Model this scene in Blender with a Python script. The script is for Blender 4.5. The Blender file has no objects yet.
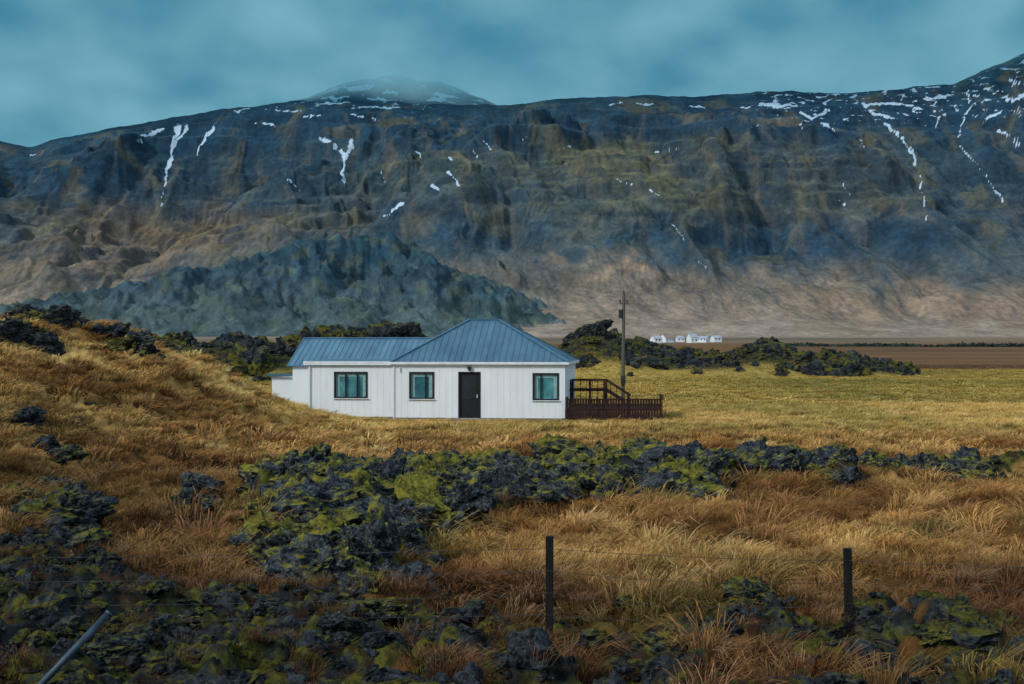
import bpy, math, random
import numpy as np
from mathutils import Vector, noise as mn, Matrix
random.seed(3); rng=np.random.default_rng(5)
F=1422.0; EYE=3.5; HOR=345.0
scene=bpy.context.scene
C=scene.collection
def lin(c):
    c=np.asarray(c,float)/255.0
    return np.where(c<=0.04045,c/12.92,((c+0.055)/1.055)**2.4)
def sm(a,b,x):
    t=np.clip((x-a)/(b-a),0,1); return t*t*(3-2*t)
# ---------------------------------------------------------------- noise
def _h(ix,iy,s):
    n=(ix*374761393+iy*668265263+s*1274126177)&0xffffffff
    n=((n^(n>>13))*1274126177)&0xffffffff
    return ((n^(n>>16))&0xffff)/65536.0*2*math.pi
def perlin(x,y,s=0):
    x=np.asarray(x,float); y=np.asarray(y,float)
    ix=np.floor(x).astype(np.int64); iy=np.floor(y).astype(np.int64)
    fx=x-ix; fy=y-iy
    u=fx*fx*fx*(fx*(fx*6-15)+10); v=fy*fy*fy*(fy*(fy*6-15)+10)
    def g(dx,dy):
        a=_h(ix+dx,iy+dy,s); return np.cos(a)*(fx-dx)+np.sin(a)*(fy-dy)
    a=g(0,0);b=g(1,0);c=g(0,1);d=g(1,1)
    return 1.4*((a*(1-u)+b*u)*(1-v)+(c*(1-u)+d*u)*v)
def fbm(x,y,o=4,s=0,g=0.5):
    r=0;a=1.0
    for i in range(o):
        r=r+a*perlin(x*2**i,y*2**i,s+i*7); a*=g
    return r
def ridged(x,y,o=4,s=0):
    r=0;a=1.0
    for i in range(o):
        r=r+a*(1-2*np.abs(perlin(x*2**i,y*2**i,s+i*7))); a*=0.5
    return r/1.9
# ---------------------------------------------------------------- helpers
def gridmesh(name,co,nr,nc,attrs_f={},attrs_c={}):
    me=bpy.data.meshes.new(name)
    me.vertices.add(nr*nc); me.vertices.foreach_set("co",co.astype(np.float32).ravel())
    i=np.arange(nr*nc).reshape(nr,nc)
    q=np.stack([i[:-1,:-1],i[:-1,1:],i[1:,1:],i[1:,:-1]],-1).reshape(-1,4)
    me.loops.add(q.size); me.loops.foreach_set("vertex_index",q.ravel().astype(np.int32))
    me.polygons.add(len(q)); me.polygons.foreach_set("loop_start",(np.arange(len(q))*4).astype(np.int32))
    me.polygons.foreach_set("use_smooth",np.ones(len(q),bool))
    me.update(calc_edges=True)
    for k,v in attrs_f.items():
        a=me.attributes.new(k,'FLOAT','POINT'); a.data.foreach_set("value",v.astype(np.float32).ravel())
    for k,v in attrs_c.items():
        a=me.attributes.new(k,'FLOAT_COLOR','POINT')
        rgba=np.ones((nr*nc,4),np.float32); rgba[:,:3]=v.reshape(-1,3); a.data.foreach_set("color",rgba.ravel())
    return me
class MB:
    def __init__(s): s.v=[];s.f=[];s.m=[]
    def add(s,vs,fs,mi=0):
        o=len(s.v); s.v+= [tuple(v) for v in vs]; s.f+=[tuple(o+i for i in f) for f in fs]; s.m+=[mi]*len(fs)
    def box(s,a,b,mi=0,M=None):
        x0,y0,z0=a;x1,y1,z1=b
        vs=[(x0,y0,z0),(x1,y0,z0),(x1,y1,z0),(x0,y1,z0),(x0,y0,z1),(x1,y0,z1),(x1,y1,z1),(x0,y1,z1)]
        if M is not None: vs=[M@Vector(v) for v in vs]
        s.add(vs,[(0,3,2,1),(4,5,6,7),(0,1,5,4),(1,2,6,5),(2,3,7,6),(3,0,4,7)],mi)
    def beam(s,p,q,w,h,mi=0,up=(0,0,1)):
        p=Vector(p);q=Vector(q);d=(q-p).normalized();u=Vector(up)
        r=d.cross(u)
        if r.length<1e-4: r=d.cross(Vector((1,0,0)))
        r.normalize();u=r.cross(d).normalized()
        vs=[e+r*(a*w/2)+u*(b*h/2) for e in(p,q) for a,b in((-1,-1),(1,-1),(1,1),(-1,1))]
        s.add(vs,[(0,1,2,3)[::-1],(4,5,6,7),(0,1,5,4),(1,2,6,5),(2,3,7,6),(3,0,4,7)],mi)
    def cyl(s,p,q,r0,r1,n=10,mi=0):
        p=Vector(p);q=Vector(q);d=(q-p).normalized();a=d.cross(Vector((0,1,0.01))).normalized();b=d.cross(a)
        vs=[e+a*(r*math.cos(2*math.pi*i/n))+b*(r*math.sin(2*math.pi*i/n)) for e,r in((p,r0),(q,r1)) for i in range(n)]
        fs=[(i,(i+1)%n,n+(i+1)%n,n+i) for i in range(n)]+[tuple(range(n))[::-1],tuple(range(n,2*n))]
        s.add(vs,fs,mi)
    def obj(s,name,mats,parent=None,bevel=0,link=True):
        me=bpy.data.meshes.new(name); me.from_pydata(s.v,[],s.f)
        for m in mats: me.materials.append(m)
        me.polygons.foreach_set("material_index",s.m); me.update()
        o=bpy.data.objects.new(name,me)
        if link: C.objects.link(o)
        if parent: o.parent=parent
        if bevel:
            b=o.modifiers.new("bev",'BEVEL'); b.width=bevel; b.segments=2; b.limit_method='ANGLE'
        return o
def newmat(name):
    m=bpy.data.materials.new(name); m.use_nodes=True; nt=m.node_tree; nt.nodes.clear()
    return m,nt
def nd(nt,t,ins={},**kw):
    n=nt.nodes.new(t)
    for k,v in kw.items(): setattr(n,k,v)
    for k,v in ins.items():
        if isinstance(v,bpy.types.NodeSocket): nt.links.new(v,n.inputs[k])
        else: n.inputs[k].default_value=v
    return n
def mth(nt,op,a,b=0.0,c=None,clamp=False):
    ins={0:a,1:b}
    if c is not None: ins[2]=c
    return nd(nt,'ShaderNodeMath',ins,operation=op,use_clamp=clamp).outputs[0]
def mrange(nt,v,a,b,c=0.0,d=1.0):
    return nd(nt,'ShaderNodeMapRange',{0:v,1:a,2:b,3:c,4:d},interpolation_type='SMOOTHSTEP').outputs[0]
def mix(nt,f,a,b,bt='MIX'):
    n=nt.nodes.new('ShaderNodeMix'); n.data_type='RGBA'; n.blend_type=bt
    for idx,v in((0,f),(6,a),(7,b)):
        if isinstance(v,bpy.types.NodeSocket): nt.links.new(v,n.inputs[idx])
        else:
            if idx!=0 and len(v)==3: v=(*v,1)
            n.inputs[idx].default_value=v
    return n.outputs[2]
def noise(nt,vec,scale,detail=4,rough=0.55,dist=0.0):
    return nd(nt,'ShaderNodeTexNoise',{'Vector':vec,'Scale':scale,'Detail':detail,'Roughness':rough,'Distortion':dist}).outputs[0]
def vscale(nt,vec,s):
    return nd(nt,'ShaderNodeVectorMath',{0:vec,1:s},operation='MULTIPLY').outputs[0]
def finish(nt,col,rough=0.9,height=None,bs=0.5,bd=0.05,spec=0.3,metal=0.0):
    p=nd(nt,'ShaderNodeBsdfPrincipled',{'Roughness':rough,'Metallic':metal,'Specular IOR Level':spec})
    if isinstance(col,bpy.types.NodeSocket): nt.links.new(col,p.inputs['Base Color'])
    else: p.inputs['Base Color'].default_value=(*col,1)
    if height is not None:
        b=nd(nt,'ShaderNodeBump',{'Height':height,'Strength':bs,'Distance':bd}); nt.links.new(b.outputs[0],p.inputs['Normal'])
    o=nt.nodes.new('ShaderNodeOutputMaterial'); nt.links.new(p.outputs[0],o.inputs[0]); return p
def rgb(r,g,b,k=1.0): return tuple(float(v)*k for v in lin((r,g,b)))
# ---------------------------------------------------------------- terrain layout (world metres)
def P(px,py,z=0.3):
    Y=(EYE-z)*F/(py-HOR); return ((px-512)/F*Y,Y)
ridgeA=[P(*p) for p in[(252,530),(285,590),(330,626),(395,606),(440,550),(540,522),(640,512),(745,502),(745,489),(650,487),(560,491),(400,492),(262,494)]]
ridgeB=[P(*p) for p in[(735,501),(850,496),(1005,487),(1005,477),(930,475),(850,479),(740,487)]]
patchC=[P(*p) for p in[(170,536),(222,534),(222,517),(176,515)]]
def sdpoly(X,Y,poly):
    d=np.full(X.shape,1e9); ins=np.zeros(X.shape,bool)
    n=len(poly)
    for i in range(n):
        ax,ay=poly[i];bx,by=poly[(i+1)%n]
        ex,ey=bx-ax,by-ay; wx,wy=X-ax,Y-ay
        t=np.clip((wx*ex+wy*ey)/(ex*ex+ey*ey),0,1)
        d=np.minimum(d,np.hypot(wx-ex*t,wy-ey*t))
        c=((ay>Y)!=(by>Y))&(X<(bx-ax)*(Y-ay)/(by-ay+1e-12)+ax); ins^=c
    return np.where(ins,-d,d)
def bearing(X,Y): return 512+F*X/np.maximum(Y,1.0)
def masks(X,Y):
    w=0.55*fbm(X*0.9,Y*0.9,3,11)
    a=np.minimum(np.minimum(sdpoly(X,Y,ridgeA),sdpoly(X,Y,ridgeB)-.15),sdpoly(X,Y,patchC)+0.3)
    ridge=sm(0.35,-0.35,a+w)
    u=bearing(X,Y)
    yb=np.interp(u,[-600,0,60,150,250,480,560,1024,1500],[562,556,568,594,604,612,614,620,620])
    Yb=3.0*F/(yb-HOR)
    rub=sm(0.7,-0.7,Y-Yb+0.8*w)
    dens=np.interp(u,[0,300,480,620,1024],[1,0.88,.74,.62,.6])
    rubd=rub*sm(0.0,0.3,fbm(X*1.1,Y*1.1,3,23)*0.5+dens-0.35)
    w2=4*fbm(X*0.05,Y*0.05,3,31)
    f1=sm(0,12,Y-150+w2)*sm(0,15,200-Y)*sm(548,575,u)*sm(918,890,u)
    f2=sm(0,10,Y-108+w2)*sm(0,12,152-Y)*sm(90,140,u)*sm(440,410,u)
    return ridge,rubd,f1,f2
def hummock(X,Y):
    return sm(0.0,0.35,np.abs(perlin(X*.9,Y*.9,51)))*0.6+np.clip(np.abs(perlin(X*2.4,Y*2.4,52))*2,0,1)*.4
def height(X,Y,full=False):
    X=np.asarray(X,float);Y=np.asarray(Y,float)
    ridge,rub,f1,f2=masks(X,Y); u=bearing(X,Y)
    z=np.interp(Y,[-20,3,6,11,14,40,62,300,1150,2200,9000],[2.1,2.0,1.7,0.5,0.35,0.25,0.0,0,5.8,17,17])
    m=np.interp(X,[-60,-25,-18,-15.3,-13.8,-12.7,-11,-10,-9,-8,-7,-5.5,0],[4.2,4.0,3.9,3.85,3.25,2.75,2.0,1.4,.88,.46,.18,.05,0])
    m=m*sm(18,50,Y)*(1-0.78*sm(54,72,Y))*(1-sm(90,140,Y))
    tn=fbm(X*0.35,Y*0.35,3,41)
    z=z+m*(1+0.09*tn)
    near=sm(8,14,Y)*sm(110,60,Y)
    tus=sm(64,48,Y)+0.25
    tus=np.clip(tus+sm(0.3,1.5,m)*0.7,0,1)
    yard=np.exp(-(((X+5)/12)**2+((Y-65)/8)**2)**2)
    hum=hummock(X,Y)*.46
    z=z+near*tus*(1-yard)*(tn*0.28+hum-0.22)
    z=z+0.25*sm(1,0,(u-0)/300)*rub*sm(10,14,Y)
    cr=ridged(X*.7,Y*.7,4,61)
    z=z+ridge*(0.30+0.40*cr)*np.interp(X,[5,8],[1,.65])+rub*(.02+0.15*ridged(X*1.6,Y*1.6,4,62))
    e1=np.interp(u,[540,560,590,615,640,680,720,745,770,800,850,905],[2.6,4.2,5.6,4.2,3.4,1.9,1.9,2.9,3.6,2.3,1.5,.4])
    z=z+f1*e1*(0.72+0.32*ridged(X*0.09,Y*0.09,4,71))
    e2=np.interp(u,[90,150,200,290,330,400,440],[2.6,3.2,3.2,3.0,4.1,4.4,3.0])
    z=z+f2*e2*(0.8+0.25*ridged(X*0.1,Y*0.1,4,72))
    z=z+sm(200,700,Y)*1.0*fbm(X*0.004,Y*0.006,3,81)
    if full: return z,ridge,rub,f1,f2,m
    return z
def zone(X,Y,m):
    u=bearing(X,Y)
    n1=fbm(X*0.22,Y*0.22,4,101); n2=fbm(X*0.9,Y*0.9,3,102); n3=fbm(X*0.05,Y*0.05,3,103)
    def L(c): return np.broadcast_to(lin(c),X.shape+(3,)).copy()
    def bl(a,b,t): return a*(1-t[...,None])+b*t[...,None]
    col=bl(L((154,108,56)),L((208,164,98)),sm(-.6,.6,n1+.5*n2))
    col=bl(col,L((104,68,40)),0.85*sm(0.0,0.6,-n1*0.9+0.9*n2))
    col=bl(col,L((106,70,44)),0.65*sm(22,15,Y))
    col=bl(col,L((106,102,48)),0.6*sm(.1,.6,fbm(X*.3,Y*.3,3,105))*sm(45,30,Y))
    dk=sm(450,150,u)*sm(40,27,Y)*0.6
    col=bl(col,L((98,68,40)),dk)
    lawn=sm(40,56,Y)
    lc=bl(L((216,178,104)),L((160,142,76)),sm(-.4,.6,n1+n3))
    col=bl(col,lc,lawn*0.85)
    straw=bl(L((222,182,112)),L((158,114,62)),sm(-.3,.5,-n1+.6*n2))
    col=bl(col,straw,sm(.6,1.8,m)*0.85)
    hay=bl(L((186,158,82)),L((148,136,70)),sm(-.4,.5,n3+.5*perlin(X*.02,Y*.15,9)+.3*n1))
    col=bl(col,hay,sm(62,105,Y))
    brn=bl(L((144,104,68)),L((114,88,64)),sm(-.4,.5,fbm(X*.01,Y*.02,3,7)))
    col=bl(col,brn,sm(185,215,Y+6*n3+0*u))
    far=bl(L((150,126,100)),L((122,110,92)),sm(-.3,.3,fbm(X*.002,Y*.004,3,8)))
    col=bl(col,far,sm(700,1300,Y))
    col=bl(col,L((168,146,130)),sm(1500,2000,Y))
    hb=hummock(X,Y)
    col=col*(1-(.48*(1-hb)*sm(60,35,Y))[...,None])  # painted shade: hollows between hummocks darkened in grass and ground colour
    return col
# ---------------------------------------------------------------- materials
def mat_ground():
    m,nt=newmat("ground_mat")
    g=nd(nt,'ShaderNodeNewGeometry'); pos=g.outputs['Position']
    a=nd(nt,'ShaderNodeAttribute',attribute_name='gcol').outputs['Color']
    r=nd(nt,'ShaderNodeAttribute',attribute_name='rock').outputs['Fac']
    n=noise(nt,pos,3.0,5,0.65); n2=noise(nt,pos,0.35,4,.6)
    k=mth(nt,'ADD',mrange(nt,n,.3,.7,.45,1.05),mrange(nt,n2,.3,.7,-.12,.14))
    col=nd(nt,'ShaderNodeVectorMath',{0:a,3:k},operation='SCALE').outputs[0]
    ns=noise(nt,pos,1.7,5,.65)
    rock=mix(nt,mrange(nt,noise(nt,pos,5,5,.7),.35,.7),rgb(18,21,24),rgb(56,60,62))
    moss=mix(nt,mrange(nt,noise(nt,pos,7,4,.6),.35,.65),rgb(44,46,20),rgb(94,92,38))
    heath=rgb(60,40,28)
    rm=mix(nt,mrange(nt,ns,.44,.56),rock,moss)
    rm=mix(nt,mrange(nt,n,.54,.62,0,.8),rm,heath)
    c=mix(nt,mrange(nt,mth(nt,'ADD',r,mth(nt,'MULTIPLY',mth(nt,'SUBTRACT',n,.5),.6)),.3,.6),col,rm)
    h=noise(nt,pos,9,5,.7)
    finish(nt,c,1.0,h,0.8,0.08,0.1); return m
def mat_rock(name,mossy=0.5,dark=1.0,sc=1.0,mc=1.0,speck=1.0):
    m,nt=newmat(name)
    g=nd(nt,'ShaderNodeNewGeometry'); pos=g.outputs['Position']
    nz=nd(nt,'ShaderNodeSeparateXYZ',{0:g.outputs['Normal']}).outputs[2]
    n=noise(nt,pos,5*sc,5,.7); nf=noise(nt,pos,22*sc,3,.7); nb=noise(nt,pos,1.0*sc,4,.6)
    rock=mix(nt,mrange(nt,n,.35,.7),rgb(15,17,21,dark),rgb(68,76,84,dark))
    rock=mix(nt,mrange(nt,nf,.50,.72,0,speck),rock,rgb(110,120,120,dark))
    moss=mix(nt,mrange(nt,mth(nt,'ADD',mth(nt,'MULTIPLY',n,.6),mth(nt,'MULTIPLY',nf,.4)),.36,.66),rgb(40,42,18,mc),rgb(126,120,50,mc))
    f=mth(nt,'ADD',mth(nt,'MULTIPLY',nz,.26),mth(nt,'MULTIPLY',nb,1.4))
    f=mth(nt,'ADD',f,mth(nt,'MULTIPLY',mth(nt,'SUBTRACT',n,.5),.5))
    t=1.18-0.45*mossy
    c=mix(nt,mrange(nt,f,t,t+.18),rock,moss)
    h=mth(nt,'ADD',n,mth(nt,'MULTIPLY',nf,.5))
    finish(nt,c,1.0,h,.9,.05/sc,.08); return m
def mat_grass():
    m,nt=newmat("dry_grass_mat")
    t=nd(nt,'ShaderNodeAttribute',attribute_name='tint',attribute_type='INSTANCER').outputs['Color']
    h=nd(nt,'ShaderNodeAttribute',attribute_name='hgt').outputs['Fac']
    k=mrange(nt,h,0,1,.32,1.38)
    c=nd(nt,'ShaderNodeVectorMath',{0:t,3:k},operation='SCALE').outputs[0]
    finish(nt,c,.8,None,spec=.15); return m
def mat_simple(name,c1,c2=None,scale=6,rough=.7,bump=.2,spec=.3,stretch=(1,1,1),metal=0.0,coord='Object'):
    m,nt=newmat(name)
    v=nd(nt,'ShaderNodeTexCoord').outputs[coord]; v=vscale(nt,v,stretch)
    n=noise(nt,v,scale,5,.65)
    c=mix(nt,mrange(nt,n,.3,.7),c1,c2 or tuple(x*.7 for x in c1))
    finish(nt,c,rough,n,bump,.02,spec,metal); return m
M_ground=mat_ground(); M_rock=mat_rock("lava_rock_mat",.84,1.0,1.0,1.2,.8); M_rubble=mat_rock("lava_rubble_mat",.76,.75,1.4,.55,.5)
M_farrock=mat_rock("lava_field_mat",.86,.85,.30,.72,.5); M_grass=mat_grass()
# ---------------------------------------------------------------- ground sheet
rows=np.concatenate([np.linspace(-15,8,22)[:-1],np.geomspace(8,300,560)[:-1],np.geomspace(300,9000,70)])
t=np.linspace(-1,1,640); cols=1.2*(0.22*t+0.78*t**3)
Yg=np.repeat(rows[:,None],len(cols),1); Xg=cols[None,:]*(Yg+30)
Z,ri,ru,f1,f2,mm=height(Xg,Yg,True)
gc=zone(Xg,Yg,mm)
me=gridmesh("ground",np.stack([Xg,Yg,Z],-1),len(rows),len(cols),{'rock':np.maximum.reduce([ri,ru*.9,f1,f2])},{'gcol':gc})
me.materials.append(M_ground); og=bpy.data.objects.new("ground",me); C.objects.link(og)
# ---------------------------------------------------------------- scatter system
def scatter(name,variants,pts,rot,scl,tint,idx):
    col=bpy.data.collections.new(name+"_parts")
    for v in variants: col.objects.link(v)
    me=bpy.data.meshes.new(name); n=len(pts); me.vertices.add(n); me.vertices.foreach_set("co",pts.astype(np.float32).ravel())
    for nm,ty,arr,key in(('rot','FLOAT_VECTOR',rot,'vector'),('scl','FLOAT_VECTOR',scl,'vector'),('idx','INT',idx,'value')):
        a=me.attributes.new(nm,ty,'POINT'); a.data.foreach_set(key,np.ascontiguousarray(arr,dtype=np.int32 if ty=='INT' else np.float32).ravel())
    a=me.attributes.new('tint','FLOAT_COLOR','POINT'); rg=np.ones((n,4),np.float32); rg[:,:3]=tint; a.data.foreach_set('color',rg.ravel())
    o=bpy.data.objects.new(name,me); C.objects.link(o)
    ng=bpy.data.node_groups.new(name+"_gn",'GeometryNodeTree')
    ng.interface.new_socket("Geometry",in_out='INPUT',socket_type='NodeSocketGeometry')
    ng.interface.new_socket("Geometry",in_out='OUTPUT',socket_type='NodeSocketGeometry')
    gi=ng.nodes.new('NodeGroupInput');go=ng.nodes.new('NodeGroupOutput')
    ci=ng.nodes.new('GeometryNodeCollectionInfo'); ci.inputs['Collection'].default_value=col
    ci.inputs['Separate Children'].default_value=True; ci.inputs['Reset Children'].default_value=True
    ip=ng.nodes.new('GeometryNodeInstanceOnPoints'); ip.inputs['Pick Instance'].default_value=True
    def na(nm,ty):
        q=ng.nodes.new('GeometryNodeInputNamedAttribute'); q.data_type=ty; q.inputs[0].default_value=nm
        return q.outputs[0]
    L=ng.links.new
    L(gi.outputs[0],ip.inputs['Points']); L(ci.outputs[0],ip.inputs['Instance'])
    L(na('idx','INT'),ip.inputs['Instance Index']); L(na('rot','FLOAT_VECTOR'),ip.inputs['Rotation']); L(na('scl','FLOAT_VECTOR'),ip.inputs['Scale'])
    L(ip.outputs[0],go.inputs[0])
    md=o.modifiers.new("scatter",'NODES'); md.node_group=ng
    return o
def tuft(name,nb,rad,h,w,lean,seed):
    r=random.Random(seed); vs=[];fs=[];hg=[]
    wind=r.uniform(-.5,.5)
    for i in range(nb):
        a=r.uniform(0,6.283); d=rad*math.sqrt(r.random()); x,y=d*math.cos(a),d*math.sin(a)
        H=h*r.uniform(.5,1.1); ln=lean*r.uniform(.3,1.3)
        da=a+r.uniform(-.7,.7); dx,dy=math.cos(da)*.75+.45,math.sin(da)*.75+wind
        ww=w*r.uniform(.6,1.3); pa=r.uniform(0,3.14); px,py=math.cos(pa)*ww/2,math.sin(pa)*ww/2
        o=len(vs)
        p0=(x,y,-.04);p1=(x+dx*ln*.35*H,y+dy*ln*.35*H,H*.6);p2=(x+dx*ln*.8*H,y+dy*ln*.8*H,H*.85);p3=(x+dx*ln*1.25*H,y+dy*ln*1.25*H,H*(.9-.35*r.random()*lean))
        for p,k in((p0,1),(p1,.85),(p2,.55)):
            vs+=[(p[0]-px*k,p[1]-py*k,p[2]),(p[0]+px*k,p[1]+py*k,p[2])]
        vs.append(p3); hg+=[0,0,.5,.5,.8,.8,1]
        fs+=[(o,o+1,o+3,o+2),(o+2,o+3,o+5,o+4),(o+4,o+5,o+6)]
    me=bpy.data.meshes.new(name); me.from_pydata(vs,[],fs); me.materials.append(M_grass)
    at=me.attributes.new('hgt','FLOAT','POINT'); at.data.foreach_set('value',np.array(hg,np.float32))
    return bpy.data.objects.new(name,me)
tn_near=[tuft("tuft_near_%d"%i,70,.16,.18+.03*(i%3),.008,1.4,i) for i in range(5)]
tn_far=[tuft("tuft_far_%d"%i,42,.24,.17,.018,1.4,20+i) for i in range(5)]
tn_field=[tuft("tuft_field_%d"%i,36,.55,.10,.05,1.0,40+i) for i in range(4)]
HX,HY,HA=2.44,65.5,math.radians(-6)
def inhouse(X,Y,pad=.1):
    dx,dy=X-HX,Y-HY; c,s=math.cos(-HA),math.sin(-HA)
    lx=dx*c-dy*s; ly=dx*s+dy*c
    return ((lx>-12.1-pad)&(lx<0+pad)&(ly>-pad)&(ly<8+pad))|((lx>-15.7)&(lx<-5)&(ly>4.9)&(ly<12))|((lx>0)&(lx<4.5+pad)&(ly>-pad)&(ly<5))
BL=[]
def boulder(px,py,size,Y=None,i=0,hs=1.0,rz=0.0,up=0.0):
    if Y is None:
        Y=3.1*F/(py-HOR)
        for _ in range(30):
            X=(px-512)/F*Y; Y=.5*Y+.5*(EYE-float(height(np.array([X]),np.array([Y]))[0]))*F/(py-HOR)
    X=(px-512)/F*Y; BL.append((X,Y,size,i,hs,rz,up))
for a in[(750,606,.36,None,1,.8,.4),(665,650,.26,None,2,.8,2),(628,622,.13,None,0,.9,1),(720,645,.12,None,1,.8,1),(815,640,.12,None,1,.6,2),
         (935,640,.14,None,2,.6,4),(380,612,.26,None,0,.7,2.4),(698,522,.24,None,2,.7,1),(600,640,.12,None,1,.8,3),(450,650,.16,None,2,.8,2),(120,660,.2,None,0,.7,1),(250,650,.18,None,1,.8,2),
         (60,620,.22,None,0,.7,2),(180,630,.2,None,2,.7,3),(330,640,.2,None,1,.7,3),(980,650,.16,None,0,.7,3),(880,655,.14,None,1,.7,3),(548,650,.12,None,0,.7,.3),(800,625,.1,None,0,.7,.3),(700,630,.12,None,1,.7,.9)]:
    boulder(*a)
for (px,py,s,n) in[(45,400,.72,7),(18,416,.5,4),(50,470,.36,4),(32,505,.3,3),(200,380,.7,4),(80,428,.3,3),(265,470,.3,2),(115,470,.22,2),(30,545,.3,3)]:
    for j in range(n): boulder(px+random.gauss(0,6+s*9),py+random.gauss(0,2.0),s*random.uniform(.5,1.0),None,j%3,random.uniform(.7,1.1),random.uniform(0,6),.2)
for (px,s,n) in[(35,.8,5),(58,.75,5),(100,.6,4),(122,.65,5),(146,.45,3),(10,.35,2)]:
    for j in range(n): boulder(px+random.gauss(0,9),0,s*random.uniform(.5,1.0),49.5+random.uniform(-1.2,1.0),j%3,random.uniform(.7,1.1),random.uniform(0,6),.4)
def grass_pts(y0,y1,per,wid=.46):
    A=wid*(y1*y1-y0*y0); n=int(A*per)
    Y=np.sqrt(rng.uniform(y0*y0,y1*y1,n)); X=rng.uniform(-wid,wid,n)*Y
    return X,Y
def mk_grass(name,var,y0,y1,per,smin,smax,rockkeep=.06,rubkeep=.26):
    X,Y=grass_pts(y0,y1,per); Z,ri,ru,f1,f2,m=height(X,Y,True)
    r=rng.random(len(X))
    cl=sm(-.5,.3,fbm(X*1.3,Y*1.3,2,201))
    keep=(r>ri*(1-rockkeep)*1.2)&(rng.random(len(X))>ru*(1-rubkeep*cl))&(r>f1)&(r>f2)&~inhouse(X,Y)
    keep&=~((np.hypot((X+2.6)/2.6,(Y-60)/1.6)<1)&(r<.75))
    for b in BL: keep&=np.hypot(X-b[0],Y-b[1]+b[2]*.5)>b[2]*1.35
    keep&=r>.55*sm(.25,.7,fbm(X*.5,Y*.5,3,222))
    X,Y,Z,m,cl,ri,ru=[a[keep] for a in(X,Y,Z,m,cl,ri,ru)]; n=len(X)
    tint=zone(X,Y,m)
    v=rng.normal(0,1,(n,1)); tint=tint*np.clip(1+.18*v,.5,1.6)
    red=rng.random((n,1))<.16; tint=np.where(red,tint*np.array([.76,.6,.5]),tint)
    pale=rng.random((n,1))<.13; tint=np.where(pale,np.minimum(tint*1.35+.04,.8),tint)
    tint=tint*(1-.45*ru[:,None])
    s=rng.uniform(smin,smax,n)*(.55+.65*cl)*(1-.5*ru)
    big=(rng.random(n)<.04)&(Y<45); s=np.where(big,s*1.55,s); tint=np.where(big[:,None],tint*1.15,tint)
    yard=np.exp(-(((X+4)/13)**2+((Y-63)/7)**2)**2)
    scl=np.stack([s,s,s*(1-.6*yard)],-1)
    rot=np.stack([rng.normal(0,.14,n),rng.normal(0,.14,n),rng.uniform(-1.2,1.2,n)],-1)
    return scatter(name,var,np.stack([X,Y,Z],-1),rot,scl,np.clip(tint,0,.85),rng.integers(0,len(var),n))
mk_grass("tussock_grass",tn_near,11.5,30,38,.6,1.4)
mk_grass("meadow_grass",tn_far,30,82,17,.6,1.3)
mk_grass("field_grass",tn_field,78,240,1.6,.7,1.2)
# rocks
def rockmesh(name,seed,sub,mat,flat=.75,crag=1.0):
    import bmesh
    bm=bmesh.new(); bmesh.ops.create_icosphere(bm,subdivisions=sub,radius=1)
    off=Vector((seed*7.3,seed*3.1,seed*1.7)); sx,sy=1+.3*math.sin(seed*2.1),1+.25*math.cos(seed*1.3)
    for v in bm.verts:
        p=v.co.copy(); q=p+off
        vd=mn.voronoi(q*1.4)[0]; vd2=mn.voronoi(q*3.8)[0]
        d=.9+.50*mn.noise(q*1.2)+crag*(.55*(vd[1]-vd[0])-.12)+crag*.26*(vd2[1]-vd2[0])+.12*mn.noise(q*6)+.08*mn.noise(q*14)
        v.co=Vector((p.x*sx*d,p.y*sy*d,p.z*d*flat))
    me=bpy.data.meshes.new(name); bm.to_mesh(me); bm.free(); me.materials.append(mat)
    return bpy.data.objects.new(name,me)
rv=[rockmesh("lava_block_%d"%i,i+1,4,M_rock) for i in range(7)]
rb=[rockmesh("rubble_stone_%d"%i,i+11,3,M_rubble,.65) for i in range(6)]
rf=[rockmesh("lava_crag_%d"%i,i+21,4,M_farrock,.8) for i in range(5)]
def place(name,var,X,Y,S,sink=.25,zs=(.7,1.2)):
    n=len(X); Z=height(X,Y); rot=np.stack([rng.normal(0,.35,n),rng.normal(0,.35,n),rng.uniform(0,6.28,n)],-1)
    scl=np.stack([S*rng.uniform(.8,1.3,n),S*rng.uniform(.8,1.3,n),S*rng.uniform(*zs,n)],-1)
    return scatter(name,var,np.stack([X,Y,Z-S*sink],-1),rot,scl,np.ones((n,3)),rng.integers(0,len(var),n))
X=rng.uniform(-8,17,20000);Y=rng.uniform(14,41,20000); ri,ru,_,_=masks(X,Y); k=rng.random(len(X))<ri*.46
X,Y=X[k],Y[k]; S=np.clip(rng.lognormal(-1.65,.6,len(X)),.07,.6)*np.interp(X,[5,8],[1,.74]); place("lava_ridge_rocks",rv,X,Y,S,.15,(.7,1.25))
X,Y=grass_pts(10.0,22,95); ri,ru,_,_=masks(X,Y); k=rng.random(len(X))<ru*.6+.015*(Y<17)
X,Y=X[k],Y[k]; S=np.clip(rng.lognormal(-3.0,.62,len(X)),.02,.26); place("lava_rubble",rb,X,Y,S,.15)
X=rng.uniform(-50,60,60000);Y=rng.uniform(100,205,60000); _,_,a,b=masks(X,Y); k=rng.random(len(X))<np.maximum(a,b)*.07
X,Y=X[k],Y[k]; S=np.clip(rng.lognormal(-.35,.5,len(X)),.3,2.0); place("lava_field_rocks",rf,X,Y,S,.2,(.7,1.3))
bsrc=[rockmesh("b%d"%i,i+31,5,mat_rock("boulder_mat_%d"%i,.7+.08*i,.9,1.0,.85,.6),.72) for i in range(3)]
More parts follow.
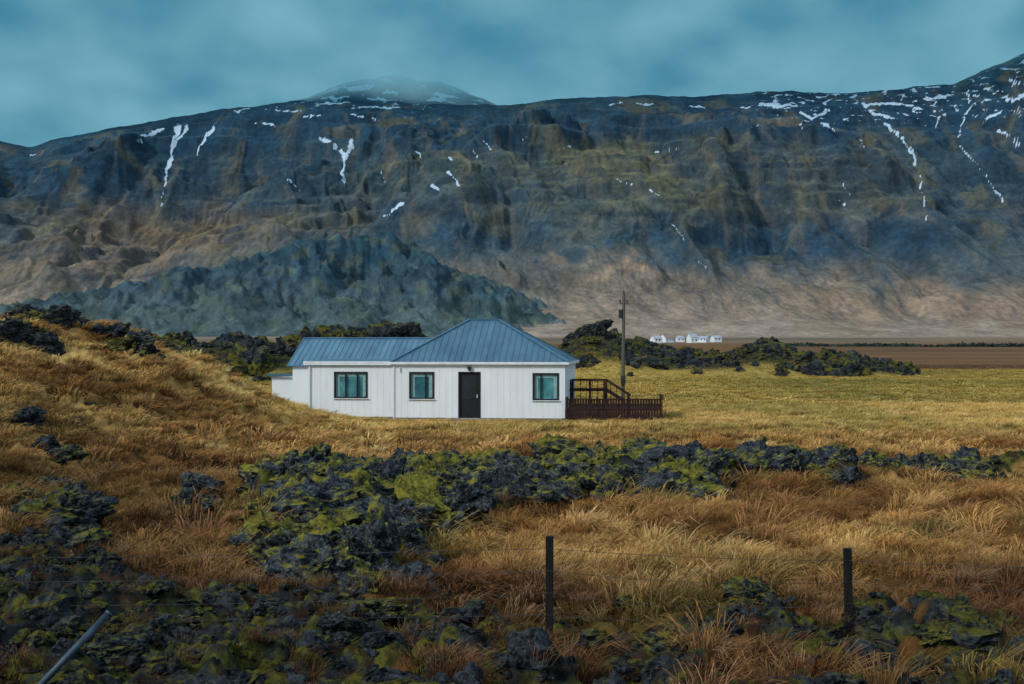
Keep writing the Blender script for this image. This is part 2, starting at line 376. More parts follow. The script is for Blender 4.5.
for (X,Y,size,i,hs,rz_,up) in BL:
    o=bpy.data.objects.new("mossy_boulder",bsrc[i].data); C.objects.link(o)
    o.location=(X,Y,float(height(np.array([X]),np.array([Y]))[0])+size*(.15+up)); o.scale=(size*1.15,size,size*hs); o.rotation_euler=(0.1,.05,rz_)
# ---------------------------------------------------------------- mountain
ncol=1000
yr=np.concatenate([np.linspace(1850,4150,390),np.linspace(4170,6600,50)]); nr=len(yr)
tt=np.linspace(-1,1,ncol); ss=.40*tt+.33*tt**5
Ym=np.repeat(yr[:,None],ncol,1); Xm=ss[None,:]*Ym; um=512+F*Xm/Ym
crest_u=[-700,-300,-100,0,30,70,100,180,235,290,330,420,500,560,600,700,760,850,900,930,955,975,1000,1024,1100,1300,1800]
crest_v=[210,170,150,143,148,139,133,118,109,104,103,106,107,101,98,98,93,95,91,88,85,76,64,54,40,60,120]
vc=np.interp(um,crest_u,crest_v)
vc=vc+2.2*fbm(um/45.,Ym*0+3,5,301)
Yc=4000+120*perlin(um/260,Ym*0,302)
H=(HOR-vc)/F*Yc+EYE
Yf=2100+160*fbm(Xm/600,Ym*0+.5,3,303)
T=(Ym-Yf)/(Yc-Yf)
warp=perlin(Xm/300,Ym/300,305); warp2=fbm(Xm/120,Ym/160,3,315)
big=fbm(Xm/480+.35*warp,Ym/1300,4,306)
T2=T+.16*big*sm(0,.4,T)*sm(1.0,.75,T)
p=np.interp(T2,[-.3,0,.2,.4,.55,.7,.82,.92,.98,1.02,1.6],[-.02,0,.05,.16,.30,.49,.68,.86,.96,1,1.0])
z=H*p
sk=Xm+.12*(Ym-3000)*np.sin(Xm/700+1)+30*warp+14*warp2
gul=ridged(sk/260+.2*warp2,Ym/800,4,307)
gul2=ridged(sk/70+.5*warp+.3*warp2,Ym/330,4,308)
amp=sm(.12,.5,T)*sm(1.0,.80,T)
z=z+amp*(36*gul+14*gul2-17)
z=z+sm(.3,.75,T)*sm(.99,.84,T)*(14*fbm(Xm/130,Ym/110,6,309,.55))
def strata(z,per,off,s,amt,gate):
    zz=z+off; k=zz/per+.3*np.sin(zz/(per*.61)); fr=k-np.floor(k)
    return z+per*.5*(sm(.35,.8,fr)-fr)*2*amt*gate
g1=sm(.42,.66,T)*sm(1.0,.93,T)
z=strata(z,74.,40*perlin(Xm/620,Ym/520,310)+12*perlin(Xm/110,Ym/110,314),0,.46,g1*sm(-.45,.2,fbm(Xm/220,Ym/260,3,313)))
z=strata(z,29.,20*perlin(Xm/420,Ym/420,316)+6*perlin(Xm/70,Ym/70,317),0,.44,g1*sm(-.3,.3,fbm(Xm/160,Ym/200,3,318)))
z=z+15-3
z=z+np.where(T>1.0,sm(1,1.2,T),0)*(248*np.exp(-((Xm+400)/470)**2-((Ym-5000)/520)**2)*(1+.04*fbm(Xm/160,Ym/160,4,311)))
z=z+np.where(T>1,1,0)*6*fbm(Xm/150,Ym/150,3,312)*sm(1,1.1,T)
hv=np.interp(um,[-600,-200,0,80,150,250,300,335,385,420,450,520,560,600,640],[300,295,302,288,276,252,238,231,229,240,262,290,308,328,345])
Hh=(HOR-hv-3+4*fbm(um/25,um*0,4,320))/F*2500
yw=Ym+130*fbm(Xm/160,Ym/300,4,321)
prof=np.interp(yw,[1950,2120,2300,2420,2500,2620,3000],[-.05,.16,.42,.80,1,1.0,.75])
zh=Hh*prof+sm(.05,.4,prof)*sm(1.2,.9,prof)*(24*ridged(Xm/85+.4*perlin(Xm/100,Ym/100,9),Ym/300,4,322)-12+9*fbm(Xm/30,Ym/30,4,323))*sm(0,60,Hh)
hill=sm(-6,6,zh-z)*sm(0,25,Hh)
z=np.maximum(z,np.where(Hh>2,zh,-50))
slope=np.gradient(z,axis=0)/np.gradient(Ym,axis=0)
V=HOR-F*(z-EYE)/Ym; U=um
wu=U+34*fbm(U/60,V/45,4,330); wv=V+16*fbm(U/50,V/32,4,331)
def L3(c): return lin(c)
def g(cu,cv,ru_,rv_): return np.exp(-(((wu-cu)/ru_)**2+((wv-cv)/rv_)**2))
base=np.stack([np.interp(wv,[90,130,170,215,250,285,310,335],[lin(c)[i] for c in[(48,76,94),(48,78,96),(66,86,94),(94,98,92),(82,96,100),(124,114,102),(150,132,114),(164,146,130)]]) for i in range(3)],-1)  # blue distance haze is painted into these slope colours
def paint(w,c):
    global base
    w=np.clip(w,0,1)[...,None]; base=base*(1-w)+L3(c)*w
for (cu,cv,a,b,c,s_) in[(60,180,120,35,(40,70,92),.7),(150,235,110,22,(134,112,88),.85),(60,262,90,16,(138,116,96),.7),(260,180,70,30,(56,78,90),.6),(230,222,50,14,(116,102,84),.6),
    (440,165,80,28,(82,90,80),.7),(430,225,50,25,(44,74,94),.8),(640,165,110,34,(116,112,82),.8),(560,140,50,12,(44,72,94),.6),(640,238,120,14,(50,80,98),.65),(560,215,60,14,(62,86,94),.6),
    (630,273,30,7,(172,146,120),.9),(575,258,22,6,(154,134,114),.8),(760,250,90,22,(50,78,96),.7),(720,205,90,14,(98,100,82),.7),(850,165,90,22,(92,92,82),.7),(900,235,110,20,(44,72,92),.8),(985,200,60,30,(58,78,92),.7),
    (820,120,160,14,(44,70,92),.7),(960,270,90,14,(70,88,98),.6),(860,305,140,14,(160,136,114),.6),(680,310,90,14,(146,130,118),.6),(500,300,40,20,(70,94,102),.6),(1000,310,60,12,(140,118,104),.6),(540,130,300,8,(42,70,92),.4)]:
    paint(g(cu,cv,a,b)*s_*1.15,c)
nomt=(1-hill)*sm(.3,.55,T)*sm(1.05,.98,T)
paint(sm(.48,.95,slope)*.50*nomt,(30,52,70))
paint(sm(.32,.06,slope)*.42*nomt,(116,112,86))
el=z+22*perlin(Xm/500,Ym/500,319)+5*perlin(Xm/60,Ym/60,324)
sl_=fbm(el/17,Xm/700,3,352)
paint(sm(.10,.5,sl_)*.52*nomt*sm(-.5,.2,fbm(Xm/240,Ym/300,3,353)),(30,52,70))
mo=fbm(Xm/95+.4*warp2,Ym/150,5,354,.6)
paint(sm(.15,.7,mo)*.40*nomt,(120,112,82)); paint(sm(-.15,-.7,mo)*.40*nomt,(38,64,84))
paint(hill*.85,(44,76,92))
paint(hill*sm(0,.5,fbm(U/26,V/14,4,340))*.7,(92,102,88))
paint(hill*sm(.1,.5,fbm(U/18+5,V/10,4,341))*.6,(28,54,72))
paint(hill*sm(280,325,wv)*.5,(84,104,100))
fl=fbm(sk/30+.5*warp2,Ym/420,4,345); fl2=fbm(sk/11,Ym/300,4,346)
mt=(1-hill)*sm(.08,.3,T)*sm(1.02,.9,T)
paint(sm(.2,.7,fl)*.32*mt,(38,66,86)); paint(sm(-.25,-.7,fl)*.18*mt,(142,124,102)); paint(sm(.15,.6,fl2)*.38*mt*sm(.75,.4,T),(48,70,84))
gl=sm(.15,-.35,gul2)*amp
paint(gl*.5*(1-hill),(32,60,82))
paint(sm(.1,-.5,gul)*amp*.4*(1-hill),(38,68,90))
snow=np.zeros_like(U)
SW=U+2.6*fbm(U/8,V/8,3,360); SV=V+2.0*fbm(U/8,V/8,3,361)
def streak(pts,w0,w1):
    global snow
    n=len(pts)-1
    for i in range(n):
        (ax,ay),(bx,by)=pts[i],pts[i+1]; ex,ey=bx-ax,by-ay
        t=np.clip(((SW-ax)*ex+(SV-ay)*ey)/(ex*ex+ey*ey+1e-9),0,1)
        d=np.hypot(SW-ax-ex*t,SV-ay-ey*t); w=w0+(w1-w0)*(i+t)/n
        snow=np.maximum(snow,1.0-.5*d/np.maximum(w,.3))
for s_ in[([(178,126),(172,150),(165,180),(160,210)],2.8,.9),([(188,126),(180,138),(172,150)],2.4,1.4),([(214,126),(205,138),(196,155)],2.5,.9),([(153,133),(162,130)],3.6,2.6),([(140,136),(150,134)],1.8,1.8),
    ([(335,145),(345,155),(343,172),(346,192)],2.8,1.0),([(352,140),(348,155)],2.8,3),([(320,138),(330,142)],1.8,1.8),([(404,203),(396,208),(384,216)],2.2,1.2),([(448,172),(458,184)],1.4,1.5),([(432,186),(438,190)],2.2,1.5),([(452,160),(449,156)],1.5,1.5),([(472,150),(478,158)],1.2,1),([(484,140),(490,150)],1,1),
    ([(300,118),(322,115)],.9,.7),([(350,114),(380,120)],.8,.8),([(236,112),(250,109)],1.0,.8),([(275,110),(300,112)],.9,.8),([(320,104),(350,102)],1.3,.9),([(360,108),(380,106),(400,108)],1.1,.9),([(130,140),(150,141)],1,.9),([(30,155),(36,156)],1.5,1.2),([(255,123),(275,126)],1,.9),
    ([(610,104),(622,103)],1.1,.9),([(636,103),(655,105)],1.1,.8),([(690,106),(705,108)],.9,.8),([(760,104),(795,106)],2.3,1.3),([(800,112),(812,118),(830,110)],1.9,1.5),([(795,120),(806,130)],1.5,1.5),([(820,122),(834,130)],1.2,1.5),([(740,108),(752,106)],1.1,1.1),
    ([(862,104),(900,104),(925,110)],1.5,1.2),([(870,112),(892,118)],1.8,1.2),([(885,124),(900,136),(912,152),(920,175),(924,200),(928,225)],2.1,.9),([(925,98),(950,96)],1.8,1.1),([(968,88),(970,105),(962,125),(958,140)],1.3,.9),([(958,145),(978,165),(992,185),(1004,202)],1.0,1.2),
    ([(1000,130),(1015,140),(1024,150)],1.8,1.5),([(985,120),(1000,112)],1.5,1.2),([(1005,100),(1024,96)],1.8,1.5),([(1010,80),(1024,84)],1.5,1.1),([(940,118),(935,128)],1.3,1.1),([(990,90),(1010,92)],1.2,1.1),
    ([(610,178),(628,184),(640,186)],.9,.7),([(648,188),(660,196)],.9,.7),([(672,224),(684,240)],.9,.7),([(838,200),(846,206)],1.2,1),([(655,152),(680,150)],.8,.7),([(843,185),(850,195)],.9,.7),([(520,140),(528,136)],.9,.9),([(288,180),(300,190)],.9,.8),
    ([(700,262),(708,270)],.7,.7),([(560,150),(572,146)],.8,.8),([(415,150),(422,160)],1,.9),([(380,170),(384,182)],.9,.8),([(745,128),(758,124)],1,.9),([(860,140),(866,150)],1,.9)]:
    streak(*s_)
snow-=.10*sm(-.2,.5,fbm(U/5,V/5,2,371))*(snow<.9)
band=sm(.1,.5,fbm(U/10,V/2.6,4,370))*sm(165,100,V)*sm(.6,.8,T)*(.2+.9*sm(690,800,U)+.6*sm(330,150,np.abs(U-340)*2))
snow=np.maximum(snow,.74*np.clip(band,0,1))
capw=np.where(T>1.05,sm(0.1,.5,fbm(Xm/90,Ym/60,4,372)+.05),0); snow=np.maximum(snow,.8*capw)
snow*=(1-hill)
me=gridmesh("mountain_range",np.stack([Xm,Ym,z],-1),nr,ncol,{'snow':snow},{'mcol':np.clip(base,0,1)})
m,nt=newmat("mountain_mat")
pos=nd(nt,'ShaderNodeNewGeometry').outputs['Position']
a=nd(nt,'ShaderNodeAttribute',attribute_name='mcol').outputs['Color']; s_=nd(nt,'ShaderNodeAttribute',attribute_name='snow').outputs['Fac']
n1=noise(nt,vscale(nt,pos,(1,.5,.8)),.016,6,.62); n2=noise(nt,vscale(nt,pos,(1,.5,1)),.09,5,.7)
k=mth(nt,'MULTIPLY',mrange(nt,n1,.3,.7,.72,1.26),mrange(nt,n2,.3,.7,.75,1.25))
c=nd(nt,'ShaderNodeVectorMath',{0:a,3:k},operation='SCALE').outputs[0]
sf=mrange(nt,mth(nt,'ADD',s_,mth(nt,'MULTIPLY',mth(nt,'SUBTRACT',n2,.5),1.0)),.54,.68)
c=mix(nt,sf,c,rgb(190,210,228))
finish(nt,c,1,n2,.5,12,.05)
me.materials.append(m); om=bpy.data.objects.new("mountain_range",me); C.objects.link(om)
# ---------------------------------------------------------------- low cloud wrapped over the summits (volume)
cb=MB(); cb.box((-5200,3700,580),(5200,6500,1700))
m,nt=newmat("cloud_mat")
pos=nd(nt,'ShaderNodeNewGeometry').outputs['Position']
xyz=nd(nt,'ShaderNodeSeparateXYZ',{0:pos})
cn=noise(nt,vscale(nt,pos,(1,.8,1.6)),.0026,4,.52)
hh=mth(nt,'ADD',xyz.outputs[2],mth(nt,'MULTIPLY',mth(nt,'SUBTRACT',cn,.5),520))
d=mrange(nt,hh,700,960,0,.0046)
cc=mix(nt,mrange(nt,cn,.32,.66),rgb(44,118,148),rgb(124,180,198))
ab=nd(nt,'ShaderNodeVolumeAbsorption',{'Color':(0,0,0,1),'Density':d}); em=nd(nt,'ShaderNodeEmission',{'Color':cc,'Strength':d})  # cloud glows by its own emission, standing in for scattered daylight
ad=nd(nt,'ShaderNodeAddShader',{0:ab.outputs[0],1:em.outputs[0]})
o_=nt.nodes.new('ShaderNodeOutputMaterial'); nt.links.new(ad.outputs[0],o_.inputs['Volume'])
cb.obj("cloud_bank",[m])
# ---------------------------------------------------------------- house
M_wall=mat_simple("white_paint",(.82,.86,.89),(.73,.78,.82),1.2,.6,.05,.3,(1,1,.25))
M_trim=mat_simple("white_trim",(.78,.82,.85),(.6,.65,.70),3,.5,.05)
M_roof=mat_simple("roof_steel_blue",rgb(76,118,140),rgb(56,94,120),1.5,.45,.05,.5,(1,.3,.3))
M_roof2=mat_simple("roof_steel_pale",rgb(90,134,158),rgb(64,104,132),1.2,.45,.05,.5,(1,.3,.3))
M_dark=mat_simple("dark_trim",rgb(34,33,36),rgb(22,22,26),5,.5,.1)
M_glass=mat_simple("window_glass",rgb(96,166,172),rgb(34,88,102),.8,.08,.0,.8)
M_dglass=mat_simple("door_glass",rgb(46,58,66),rgb(26,30,34),1,.1,.0,.8)
M_conc=mat_simple("concrete",rgb(120,122,120),rgb(90,92,92),3,.9,.3)
M_wood=mat_simple("stained_wood",rgb(60,38,34),rgb(36,24,24),4,.75,.4,.2,(6,6,.6))
M_lamp=mat_simple("lamp_housing",rgb(60,62,64),rgb(40,42,44),4,.4,.1)
M_curt=mat_simple("curtain",rgb(150,190,190),rgb(110,150,155),6,.8,.2,.2,(6,1,1))
house=bpy.data.objects.new("white_house",None); C.objects.link(house); house.location=(HX,HY,0); house.rotation_euler=(0,0,HA)
def wallpanel(mb,x0,x1,z0,z1,y0,y1,ops):
    xs=sorted({x0,x1,*[o[0] for o in ops],*[o[1] for o in ops]}); zs=sorted({z0,z1,*[o[2] for o in ops],*[o[3] for o in ops]})
    for i in range(len(xs)-1):
        for j in range(len(zs)-1):
            cx=(xs[i]+xs[i+1])/2;cz=(zs[j]+zs[j+1])/2
            if any(o[0]<cx<o[1] and o[2]<cz<o[3] for o in ops): continue
            mb.box((xs[i],y0,zs[j]),(xs[i+1],y1,zs[j+1]))
W3=(-1.45,-.33,1.02,2.14);D=(-4.90,-3.98,.10,2.20);W2=(-7.22,-6.14,1.06,2.18);W1=(-10.80,-9.30,1.08,2.18)
TOP=2.66
w=MB()
wallpanel(w,-7.94,0,-.4,TOP,0,.2,[W3,D,W2])
w.box((-7.94,.2,-.4),(-7.74,7.8,TOP)); w.box((-.2,.2,-.4),(0,7.8,TOP)); w.box((-7.94,7.8,-.4),(0,8,TOP))
wallpanel(w,-12.1,-7.95,-.4,2.60,.06,.26,[W1])
w.box((-12.1,.26,-.4),(-11.9,5.4,2.60)); w.box((-12.1,5.4,-.4),(-7.95,5.6,2.60))
w.box((-14.3,5.61,-.4),(-7.95,11.9,2.46)); w.add([(-14.3,5.61,2.46),(-14.3,11.9,2.46),(-14.3,8.75,3.75)],[(0,2,1)])
w.box((-15.6,6.4,-.4),(-14.31,10.8,1.95))
w.obj("walls",[M_wall],house)
b=MB()
for i in range(1,27):
    x=-7.94+i*.3
    if x>-.1: break
    segs=[(-.05,TOP-.02)]
    for o in(W3,D,W2):
        if o[0]-.12<x<o[1]+.12: segs=[(-.05,o[2]-.12),(o[3]+.12,TOP-.02)]
    for s0,s1 in segs:
        if s1-s0>.05: b.box((x-.009,-.006,s0),(x+.009,.003,s1))
for i in range(1,14):
    x=-12.1+i*.3
    if x>-8.0: break
    segs=[(-.05,2.58)]
    if W1[0]-.12<x<W1[1]+.12: segs=[(-.05,W1[2]-.12),(W1[3]+.12,2.58)]
    for s0,s1 in segs: b.box((x-.009,.054,s0),(x+.009,.063,s1))
b.obj("cladding_joints",[M_trim],house)
pl=MB(); pl.box((-7.96,-.03,-.5),(D[0]-.1,-.001,.12)); pl.box((D[1]+.1,-.03,-.5),(.02,-.001,.12)); pl.box((-12.12,.03,-.5),(-7.97,.058,.15)); pl.box((.001,-.03,-.5),(.03,8,.12)); pl.obj("plinth",[M_conc],house)
ez=2.70; o=.17; rz=4.74; rx0,rx1,ry=-4.95,-3.55,4.0
E=[(-7.94-o,-o,ez),(o,-o,ez),(o,8+o,ez),(-7.94-o,8+o,ez)]; R0=(rx0,ry,rz);R1=(rx1,ry,rz)
r=MB(); r.add([*E,R0,R1],[(0,1,5,4),(1,2,5),(2,3,4,5),(3,0,4)])
r.add([(e[0],e[1],e[2]-.03) for e in E],[(0,3,2,1)])
def ribs(mb,a,b,c,d,n,hgt=.03,wd=.035):
    A,B,Cc,Dd=map(Vector,(a,b,c,d)); e=(B-A); L_=e.length; e.normalize()
    up=(Cc-B)-e*((Cc-B).dot(e)); Hs=up.length; up.normalize(); nrm=e.cross(up)
    l=(Dd-A).dot(e); rr=L_-(Cc-A).dot(e)
    for i in range(1,n):
        x=L_*i/n; h=Hs
        if x<l: h=Hs*x/l
        if x>L_-rr: h=min(h,Hs*(L_-x)/rr)
        if h<.1: continue
        p=A+e*x+nrm*.012; mb.beam(p,p+up*h,wd,hgt,0,up=tuple(nrm))
ribs(r,E[0],E[1],R1,R0,28); ribs(r,E[1],E[2],R1,R1,27); ribs(r,E[3],E[0],R0,R0,27)
for p,q in((E[0],R0),(E[1],R1),(R0,R1),(E[2],R1),(E[3],R0)):
    r.beam((p[0],p[1],p[2]+.03),(q[0],q[1],q[2]+.03),.14,.05)
r.obj("hip_roof",[M_roof],house)
f=MB(); f.box((-8.13,-.20,2.60),(.19,-.172,2.715)); f.box((.172,-.17,2.60),(.2,8.1,2.715)); f.box((-8.13,-.17,2.60),(-8.112,8.1,2.715)); f.box((-8.1,-.17,2.62),(.17,-.002,2.645))
f.box((-12.28,-.10,2.56),(-8.135,-.06,2.74)); f.box((-12.28,-.058,2.56),(-12.25,5.4,2.74)); f.obj("fascia",[M_trim],house)
r=MB(); r.add([(-12.25,-.06,2.70),(-8.0,-.06,2.70),(-8.0,5.6,2.80),(-12.25,5.6,2.80)],[(0,1,2,3)]); r.add([(-12.25,-.06,2.6),(-8.0,-.06,2.6),(-8.0,5.6,2.7),(-12.25,5.6,2.7)],[(3,2,1,0)]); r.obj("flat_roof",[M_roof],house)
r=MB(); a,b_,c,d_=(-14.5,5.4,2.44),(-4.4,5.4,2.44),(-4.4,8.75,3.86),(-14.5,8.75,3.86)
r.add([a,b_,c,d_],[(0,1,2,3)]); r.add([c,d_,(-14.5,12.1,2.44),(-4.4,12.1,2.44)],[(0,1,2,3)]); ribs(r,a,b_,c,d_,34)
r.beam((-14.5,8.75,3.88),(-4.4,8.75,3.88),.2,.06); r.beam((-14.5,5.4,2.40),(-14.5,8.75,3.82),.05,.14)
r.obj("rear_gable_roof",[M_roof2],house)
r=MB(); r.add([(-15.8,6.2,1.98),(-14.3,6.2,2.12),(-14.3,11,2.12),(-15.8,11,1.98)],[(0,1,2,3)]); r.box((-15.8,6.17,1.9),(-14.3,6.198,2.02)); r.obj("lean_to_roof",[M_roof],house)
def window(nm,W,y,mull=()):
    x0,x1,z0,z1=W; fr=MB()
    fr.box((x0-.05,y-.035,z1-.0),(x1+.05,y+.05,z1+.07)); fr.box((x0-.05,y-.035,z0-.07),(x1+.05,y+.05,z0))
    fr.box((x0-.05,y-.034,z0+.001),(x0+.035,y+.049,z1-.001)); fr.box((x1-.035,y-.034,z0+.001),(x1+.05,y+.049,z1-.001))
    for mx in mull: fr.box((mx-.022,y-.02,z0+.002),(mx+.022,y+.06,z1-.002))
    fr.obj(nm+"_frame",[M_dark],house)
    s=MB(); s.box((x0-.1,y-.09,z0-.105),(x1+.1,y-.036,z0-.072)); s.obj(nm+"_sill",[M_trim],house)
    g_=MB(); g_.box((x0+.03,y+.09,z0),(x1-.03,y+.11,z1)); g_.obj(nm+"_glass",[M_glass],house)
    cu=MB(); cu.box((x0+.036,y+.075,z0+.01),(x0+.2,y+.088,z1-.01)); cu.box((x1-.2,y+.075,z0+.01),(x1-.036,y+.088,z1-.01)); cu.box((x0+.201,y+.076,z1-.16),(x1-.201,y+.087,z1-.01)); cu.obj(nm+"_curtain",[M_curt],house)
window("window_right",W3,0,(-1.12,)); window("window_middle",W2,0,(-6.5,)); window("window_left",W1,.06,(-10.3,-9.75))
d=MB(); d.box((D[0],.06,D[2]),(D[1],.12,D[3]),0); d.box((D[0]+.16,.045,1.0),(D[1]-.16,.059,2.05),1); d.box((D[0]+.14,.05,.3),(D[1]-.14,.058,.85),0)
d.box((D[0]-.06,-.03,.1),(D[0],.08,2.26)); d.box((D[1],-.03,.1),(D[1]+.06,.08,2.26)); d.box((D[0]-.001,-.028,2.2),(D[1]+.001,.08,2.258)); d.box((D[1]-.12,.0,1.05),(D[1]-.08,.05,1.2),2)
d.obj("front_door",[M_dark,M_dglass,M_trim],house)
d=MB(); d.box((D[0]-.3,-1.0,-.3),(D[1]+.3,-.031,.09)); d.obj("doorstep",[M_conc],house,.01)
d=MB(); d.box((-4.52,-.14,2.38),(-4.34,-.001,2.50)); d.cyl((-4.43,-.1,2.38),(-4.43,-.1,2.30),.07,.05,12); d.obj("porch_lamp",[M_lamp],house)
d=MB(); d.cyl((-7.99,-.03,0),(-7.99,-.03,2.6),.04,.04,8); d.cyl((-7.7,-.06,2.25),(-7.7,-.06,2.45),.03,.03,8); d.obj("downspout",[M_trim],house)
d=MB(); d.cyl((-12.0,.0,.1),(-12.0,.0,2.55),.035,.035,8); d.obj("downspout_left",[M_trim],house)
deck=bpy.data.objects.new("wooden_deck",None); C.objects.link(deck); deck.location=house.location; deck.rotation_euler=house.rotation_euler
d=MB()
x=.06; i=0
while x<4.42:
    d.box((x,-.28+.004*(i%2),-.18+.03*random.random()),(x+.105,-.25+.004*(i%2),1.0)); x+=.125; i+=1
y=-.2
while y<4.4:
    d.box((4.44,y,-.18),(4.47,y+.105,1.0)); y+=.125
d.obj("boards",[M_wood],deck)
d=MB(); d.box((.05,-.32,1.003),(4.52,-.18,1.05)); d.box((4.4,-.178,1.003),(4.52,4.5,1.05)); d.box((.05,-.30,.12),(4.46,-.283,.2)); d.box((.05,-.30,.75),(4.46,-.283,.83))
d.obj("top_rail",[M_wood],deck)
d=MB()
for px_ in(.1,1.5,2.95,4.38): d.box((px_-.05,-.24,-.5),(px_+.05,-.14,1.12)) 
for py_ in(1.4,2.9,4.4): d.box((4.33,py_-.05,-.5),(4.43,py_+.05,1.12))
for px_ in(.12,.95,1.75): d.box((px_-.05,3.9,0),(px_+.05,4.0,1.82))
d.box((2.75,3.9,0),(2.85,4.0,1.12))
for px_ in(.12,1.75): d.box((px_-.05,2.3,0),(px_+.05,2.4,1.78))
d.obj("posts",[M_wood],deck)
d=MB(); d.box((.05,-.13,.5),(4.3,4.6,.56)); d.obj("floor",[M_wood],deck)
d=MB()
for yy in(3.95,2.35):
    d.beam((.05,yy,1.82),(1.78,yy,1.82),.09,.06); d.beam((1.78,yy,1.82),(2.95,yy,1.08),.09,.06)
    d.beam((.05,yy,1.35),(1.78,yy,1.35),.04,.09); d.beam((1.78,yy,1.35),(2.6,yy,.85),.04,.09)
for i in range(6): d.box((.2+i*.28,3.93,.56),(.23+i*.28,3.96,1.8))
for i in range(4): xx=1.95+i*.28; d.box((xx,3.93,.56),(xx+.03,3.96,1.76-(xx-1.78)*.632))
d.obj("stair_railing",[M_wood],deck)
# ---------------------------------------------------------------- pole
M_pole=mat_simple("weathered_pole",rgb(112,108,100),rgb(70,68,66),6,.9,.4,.1,(8,8,.5))
d=MB(); X,Y=5.6,72.0
d.cyl((0,0,-.5),(0,0,6.05),.11,.075,12); d.beam((-.22,-.02,5.6),(.22,-.02,5.6),.07,.07)
for xx in(-.18,.18): d.cyl((xx,-.02,5.64),(xx,-.02,5.80),.045,.03,8,1)
d.cyl((0,0,6.05),(0,0,6.25),.05,.03,8,1)
d.cyl((-.16,-.05,4.85),(-.16,-.05,5.3),.10,.10,12,1); d.box((-.12,-.2,1.5),(.12,-.1,1.95),1)
po=d.obj("utility_pole",[M_pole,M_lamp]); po.location=(X,Y,0); po.rotation_euler=(0,.01,0)
def wirebm(mb,p,q,sag,r_,n=14):
    pr=None
    for i in range(n+1):
        t=i/n; c_=(p[0]+(q[0]-p[0])*t,p[1]+(q[1]-p[1])*t,p[2]+(q[2]-p[2])*t-sag*4*t*(1-t))
        if pr: mb.cyl(pr,c_,r_,r_,5)
        pr=c_
# ---------------------------------------------------------------- fence
M_post=mat_simple("tarred_post",rgb(34,32,34),rgb(14,14,16),8,.8,.5,.2,(6,6,.5)); M_wire=mat_simple("galvanised_wire",rgb(80,82,84),rgb(48,46,46),9,.6,.1,.3,metal=.3)
M_steel=mat_simple("galvanised_pipe",rgb(80,98,114),rgb(46,60,72),5,.55,.1,.4,metal=.3)
fence=bpy.data.objects.new("wire_fence",None); C.objects.link(fence)
def gz(x,y): return float(height(np.array([x]),np.array([y]))[0])
pp=[]
for j,(px,Yp,top,lx) in enumerate([(-330,15.4,548,0),(549,14.2,536,.004),(850,14.5,548,-.02),(1160,14.8,556,.01)]):
    x=(px-512)/F*Yp; zt=EYE-(top-HOR)*Yp/F; zb=gz(x,Yp)-.25
    d=MB(); d.box((-.038,-.038,zb),(.038,.038,zt)) 
    ob=d.obj("post_%d"%(j+1),[M_post],fence,.006); ob.location=(x,Yp,0); ob.rotation_euler=(0,lx,0)
    pp.append((x,Yp,zt))
d=MB()
for a,b_ in zip(pp[:-1],pp[1:]):
    for k_,off in enumerate((.12,.34,.56,.78,.98)):
        wirebm(d,(a[0],a[1]-.041,a[2]-off),(b_[0],b_[1]-.041,b_[2]-off),.03+.03*(k_%3),.0026,16)
d.obj("wires",[M_wire],fence)
Yp=10.6; d=MB(); p=((24-512)/F*Yp,Yp-.1,EYE-(704-HOR)*Yp/F); q=((108-512)/F*(Yp+.2),Yp+.2,EYE-(614-HOR)*(Yp+.2)/F)
d.cyl(p,q,.026,.026,14); d.cyl(q,Vector(q)+(Vector(q)-Vector(p)).normalized()*.02,.03,.03,14); lp=d.obj("leaning_fence_pipe",[M_steel])
for pl_ in lp.data.polygons: pl_.use_smooth=len(pl_.vertices)==4
# ---------------------------------------------------------------- distant farm
M_fw=mat_simple("farm_white",(.80,.82,.84),(.68,.71,.75),.3,.7,.02); M_fr=mat_simple("farm_roof",rgb(160,134,130),rgb(130,108,106),.3,.7,.02); M_fg=mat_simple("farm_roof_grey",rgb(176,186,196),rgb(140,150,162),.3,.7,.02)
for i,(px,wd,hh_,red) in enumerate([(656,7,4,0),(667,9,5,1),(680,6,3.5,0),(692,6,6,0),(703,9,3.5,0),(716,7,4,0)]):
    Yd=1150+25*(i%3); X=(px-512)/F*Yd; z0=gz(X,Yd)+.8; d=MB(); dp=4
    d.box((-wd/2,-dp,-6),(wd/2,dp,hh_*.62)); d.add([(-wd/2-.3,-dp-.3,hh_*.6),(wd/2+.3,-dp-.3,hh_*.6),(wd/2+.3,0,hh_+1),(-wd/2-.3,0,hh_+1),(-wd/2-.3,dp+.3,hh_*.6),(wd/2+.3,dp+.3,hh_*.6)],[(0,1,2,3),(3,2,5,4)],1)
    d.add([(-wd/2,-dp,hh_*.6),(-wd/2,dp,hh_*.6),(-wd/2,0,hh_+.9)],[(0,2,1)]); d.add([(wd/2,-dp,hh_*.6),(wd/2,dp,hh_*.6),(wd/2,0,hh_+.9)],[(0,1,2)])
    for k_ in range(int(wd/3)): d.box((-wd/2+1.2+k_*3,-dp-.05,1),(-wd/2+2.2+k_*3,-dp-.01,2.2),2)
    ob=d.obj("farm_building",[M_fw,M_fr if red else M_fg,M_dark]); ob.location=(X,Yd,z0); ob.rotation_euler=(0,0,random.uniform(-.6,.6))
M_shrub=mat_simple("shrub_leaf",rgb(50,68,58),rgb(28,42,44),.2,.9,.1,coord='Object')
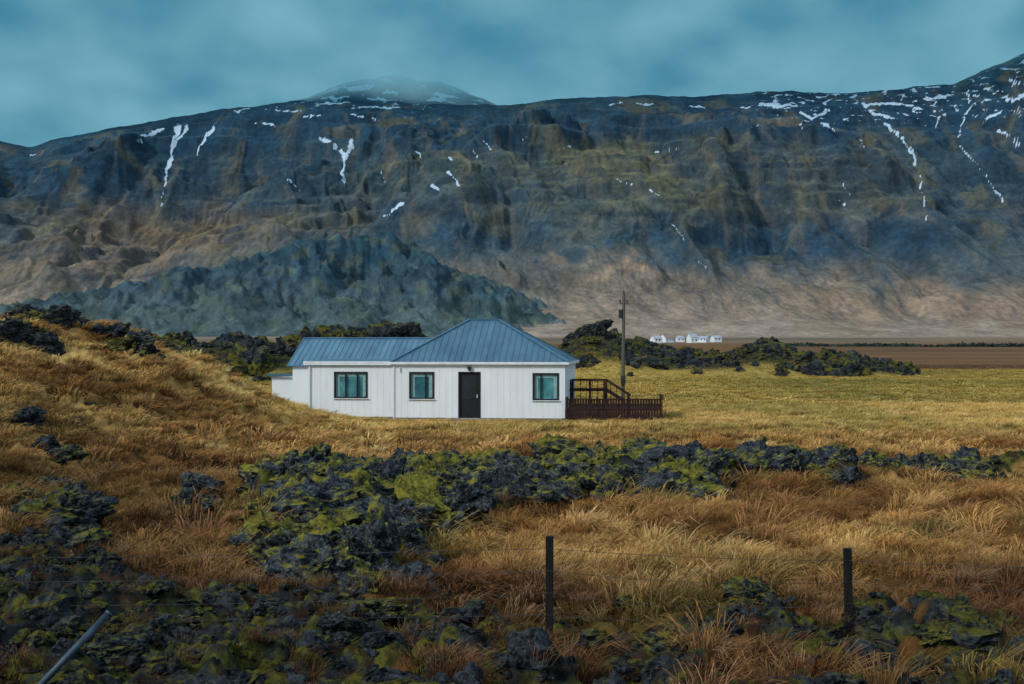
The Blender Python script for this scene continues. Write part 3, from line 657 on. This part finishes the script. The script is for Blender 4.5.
def shrubs(name,u0,u1,Y0,hgt,n,dy=10):
    d=MB()
    for i in range(n):
        u=random.uniform(u0,u1); Yd=Y0+random.uniform(-dy,dy); X=(u-512)/F*Yd; z0=gz(X,Yd) if i%8==0 else z0
        cl=max(0,.25+1.3*mn.noise(Vector((X*.05,1,0)))+.25); c_=Vector((X,Yd,z0+random.uniform(0,hgt)*cl)); s=hgt*.24
        a=Vector([random.gauss(0,s) for _ in range(3)]);b=Vector([random.gauss(0,s) for _ in range(3)])
        d.add([c_-a,c_+b,c_+a,c_-b],[(0,1,2,3)])
    return d.obj(name,[M_shrub])
shrubs("shrub_belt",775,1040,640,1.9,3000)
# ---------------------------------------------------------------- light
sd=Vector((-.66,-.56,.54)).normalized()
sl=bpy.data.lights.new("sun",'SUN'); sl.energy=2.1; sl.angle=math.radians(10); sl.color=(1,.97,.92)
so=bpy.data.objects.new("sun",sl); C.objects.link(so); so.rotation_euler=sd.to_track_quat('Z','Y').to_euler()
wd=bpy.data.worlds.new("World"); scene.world=wd; wd.use_nodes=True; nt=wd.node_tree; nt.nodes.clear()
sky=nd(nt,'ShaderNodeTexSky',sky_type='NISHITA',sun_disc=False); sky.sun_elevation=math.asin(sd.z); sky.sun_rotation=math.atan2(sd.x,sd.y)
b1=nd(nt,'ShaderNodeBackground',{'Color':sky.outputs[0],'Strength':.08})
gen=nd(nt,'ShaderNodeTexCoord').outputs['Generated']; xyz=nd(nt,'ShaderNodeSeparateXYZ',{0:gen})
n1=noise(nt,vscale(nt,gen,(1.6,1.6,5)),2.2,5,.55,.3); n2=noise(nt,vscale(nt,gen,(1,1,3.5)),7,5,.6,.2)
ff=mth(nt,'ADD',n1,mth(nt,'MULTIPLY',mth(nt,'SUBTRACT',n2,.5),.25))
ff=mth(nt,'ADD',ff,mth(nt,'MULTIPLY',mrange(nt,xyz.outputs[0],-.05,-.4),-.12))
lowc=mix(nt,mrange(nt,ff,.32,.68),rgb(32,106,142),rgb(124,182,202))
hic=mix(nt,mrange(nt,ff,.35,.65),rgb(148,180,200),rgb(214,232,246))
up=mrange(nt,xyz.outputs[2],.28,.6); back=mrange(nt,xyz.outputs[1],.3,-.3)
fac=mth(nt,'MAXIMUM',up,mth(nt,'MULTIPLY',back,.85))
cl=mix(nt,fac,lowc,hic)
b2=nd(nt,'ShaderNodeBackground',{'Color':cl,'Strength':1.05})
ms=nd(nt,'ShaderNodeMixShader',{0:.88,1:b1.outputs[0],2:b2.outputs[0]})
oo=nt.nodes.new('ShaderNodeOutputWorld'); nt.links.new(ms.outputs[0],oo.inputs[0])
# ---------------------------------------------------------------- camera
cd=bpy.data.cameras.new("camera"); cd.lens=50; cd.sensor_width=36; cd.clip_end=30000; cd.clip_start=.1
co=bpy.data.objects.new("camera",cd); C.objects.link(co); co.location=(0,0,EYE); co.rotation_euler=(math.radians(90)+3/F,0,0)
scene.camera=co
scene.view_settings.view_transform='Standard'; scene.view_settings.look='None'; scene.view_settings.exposure=0
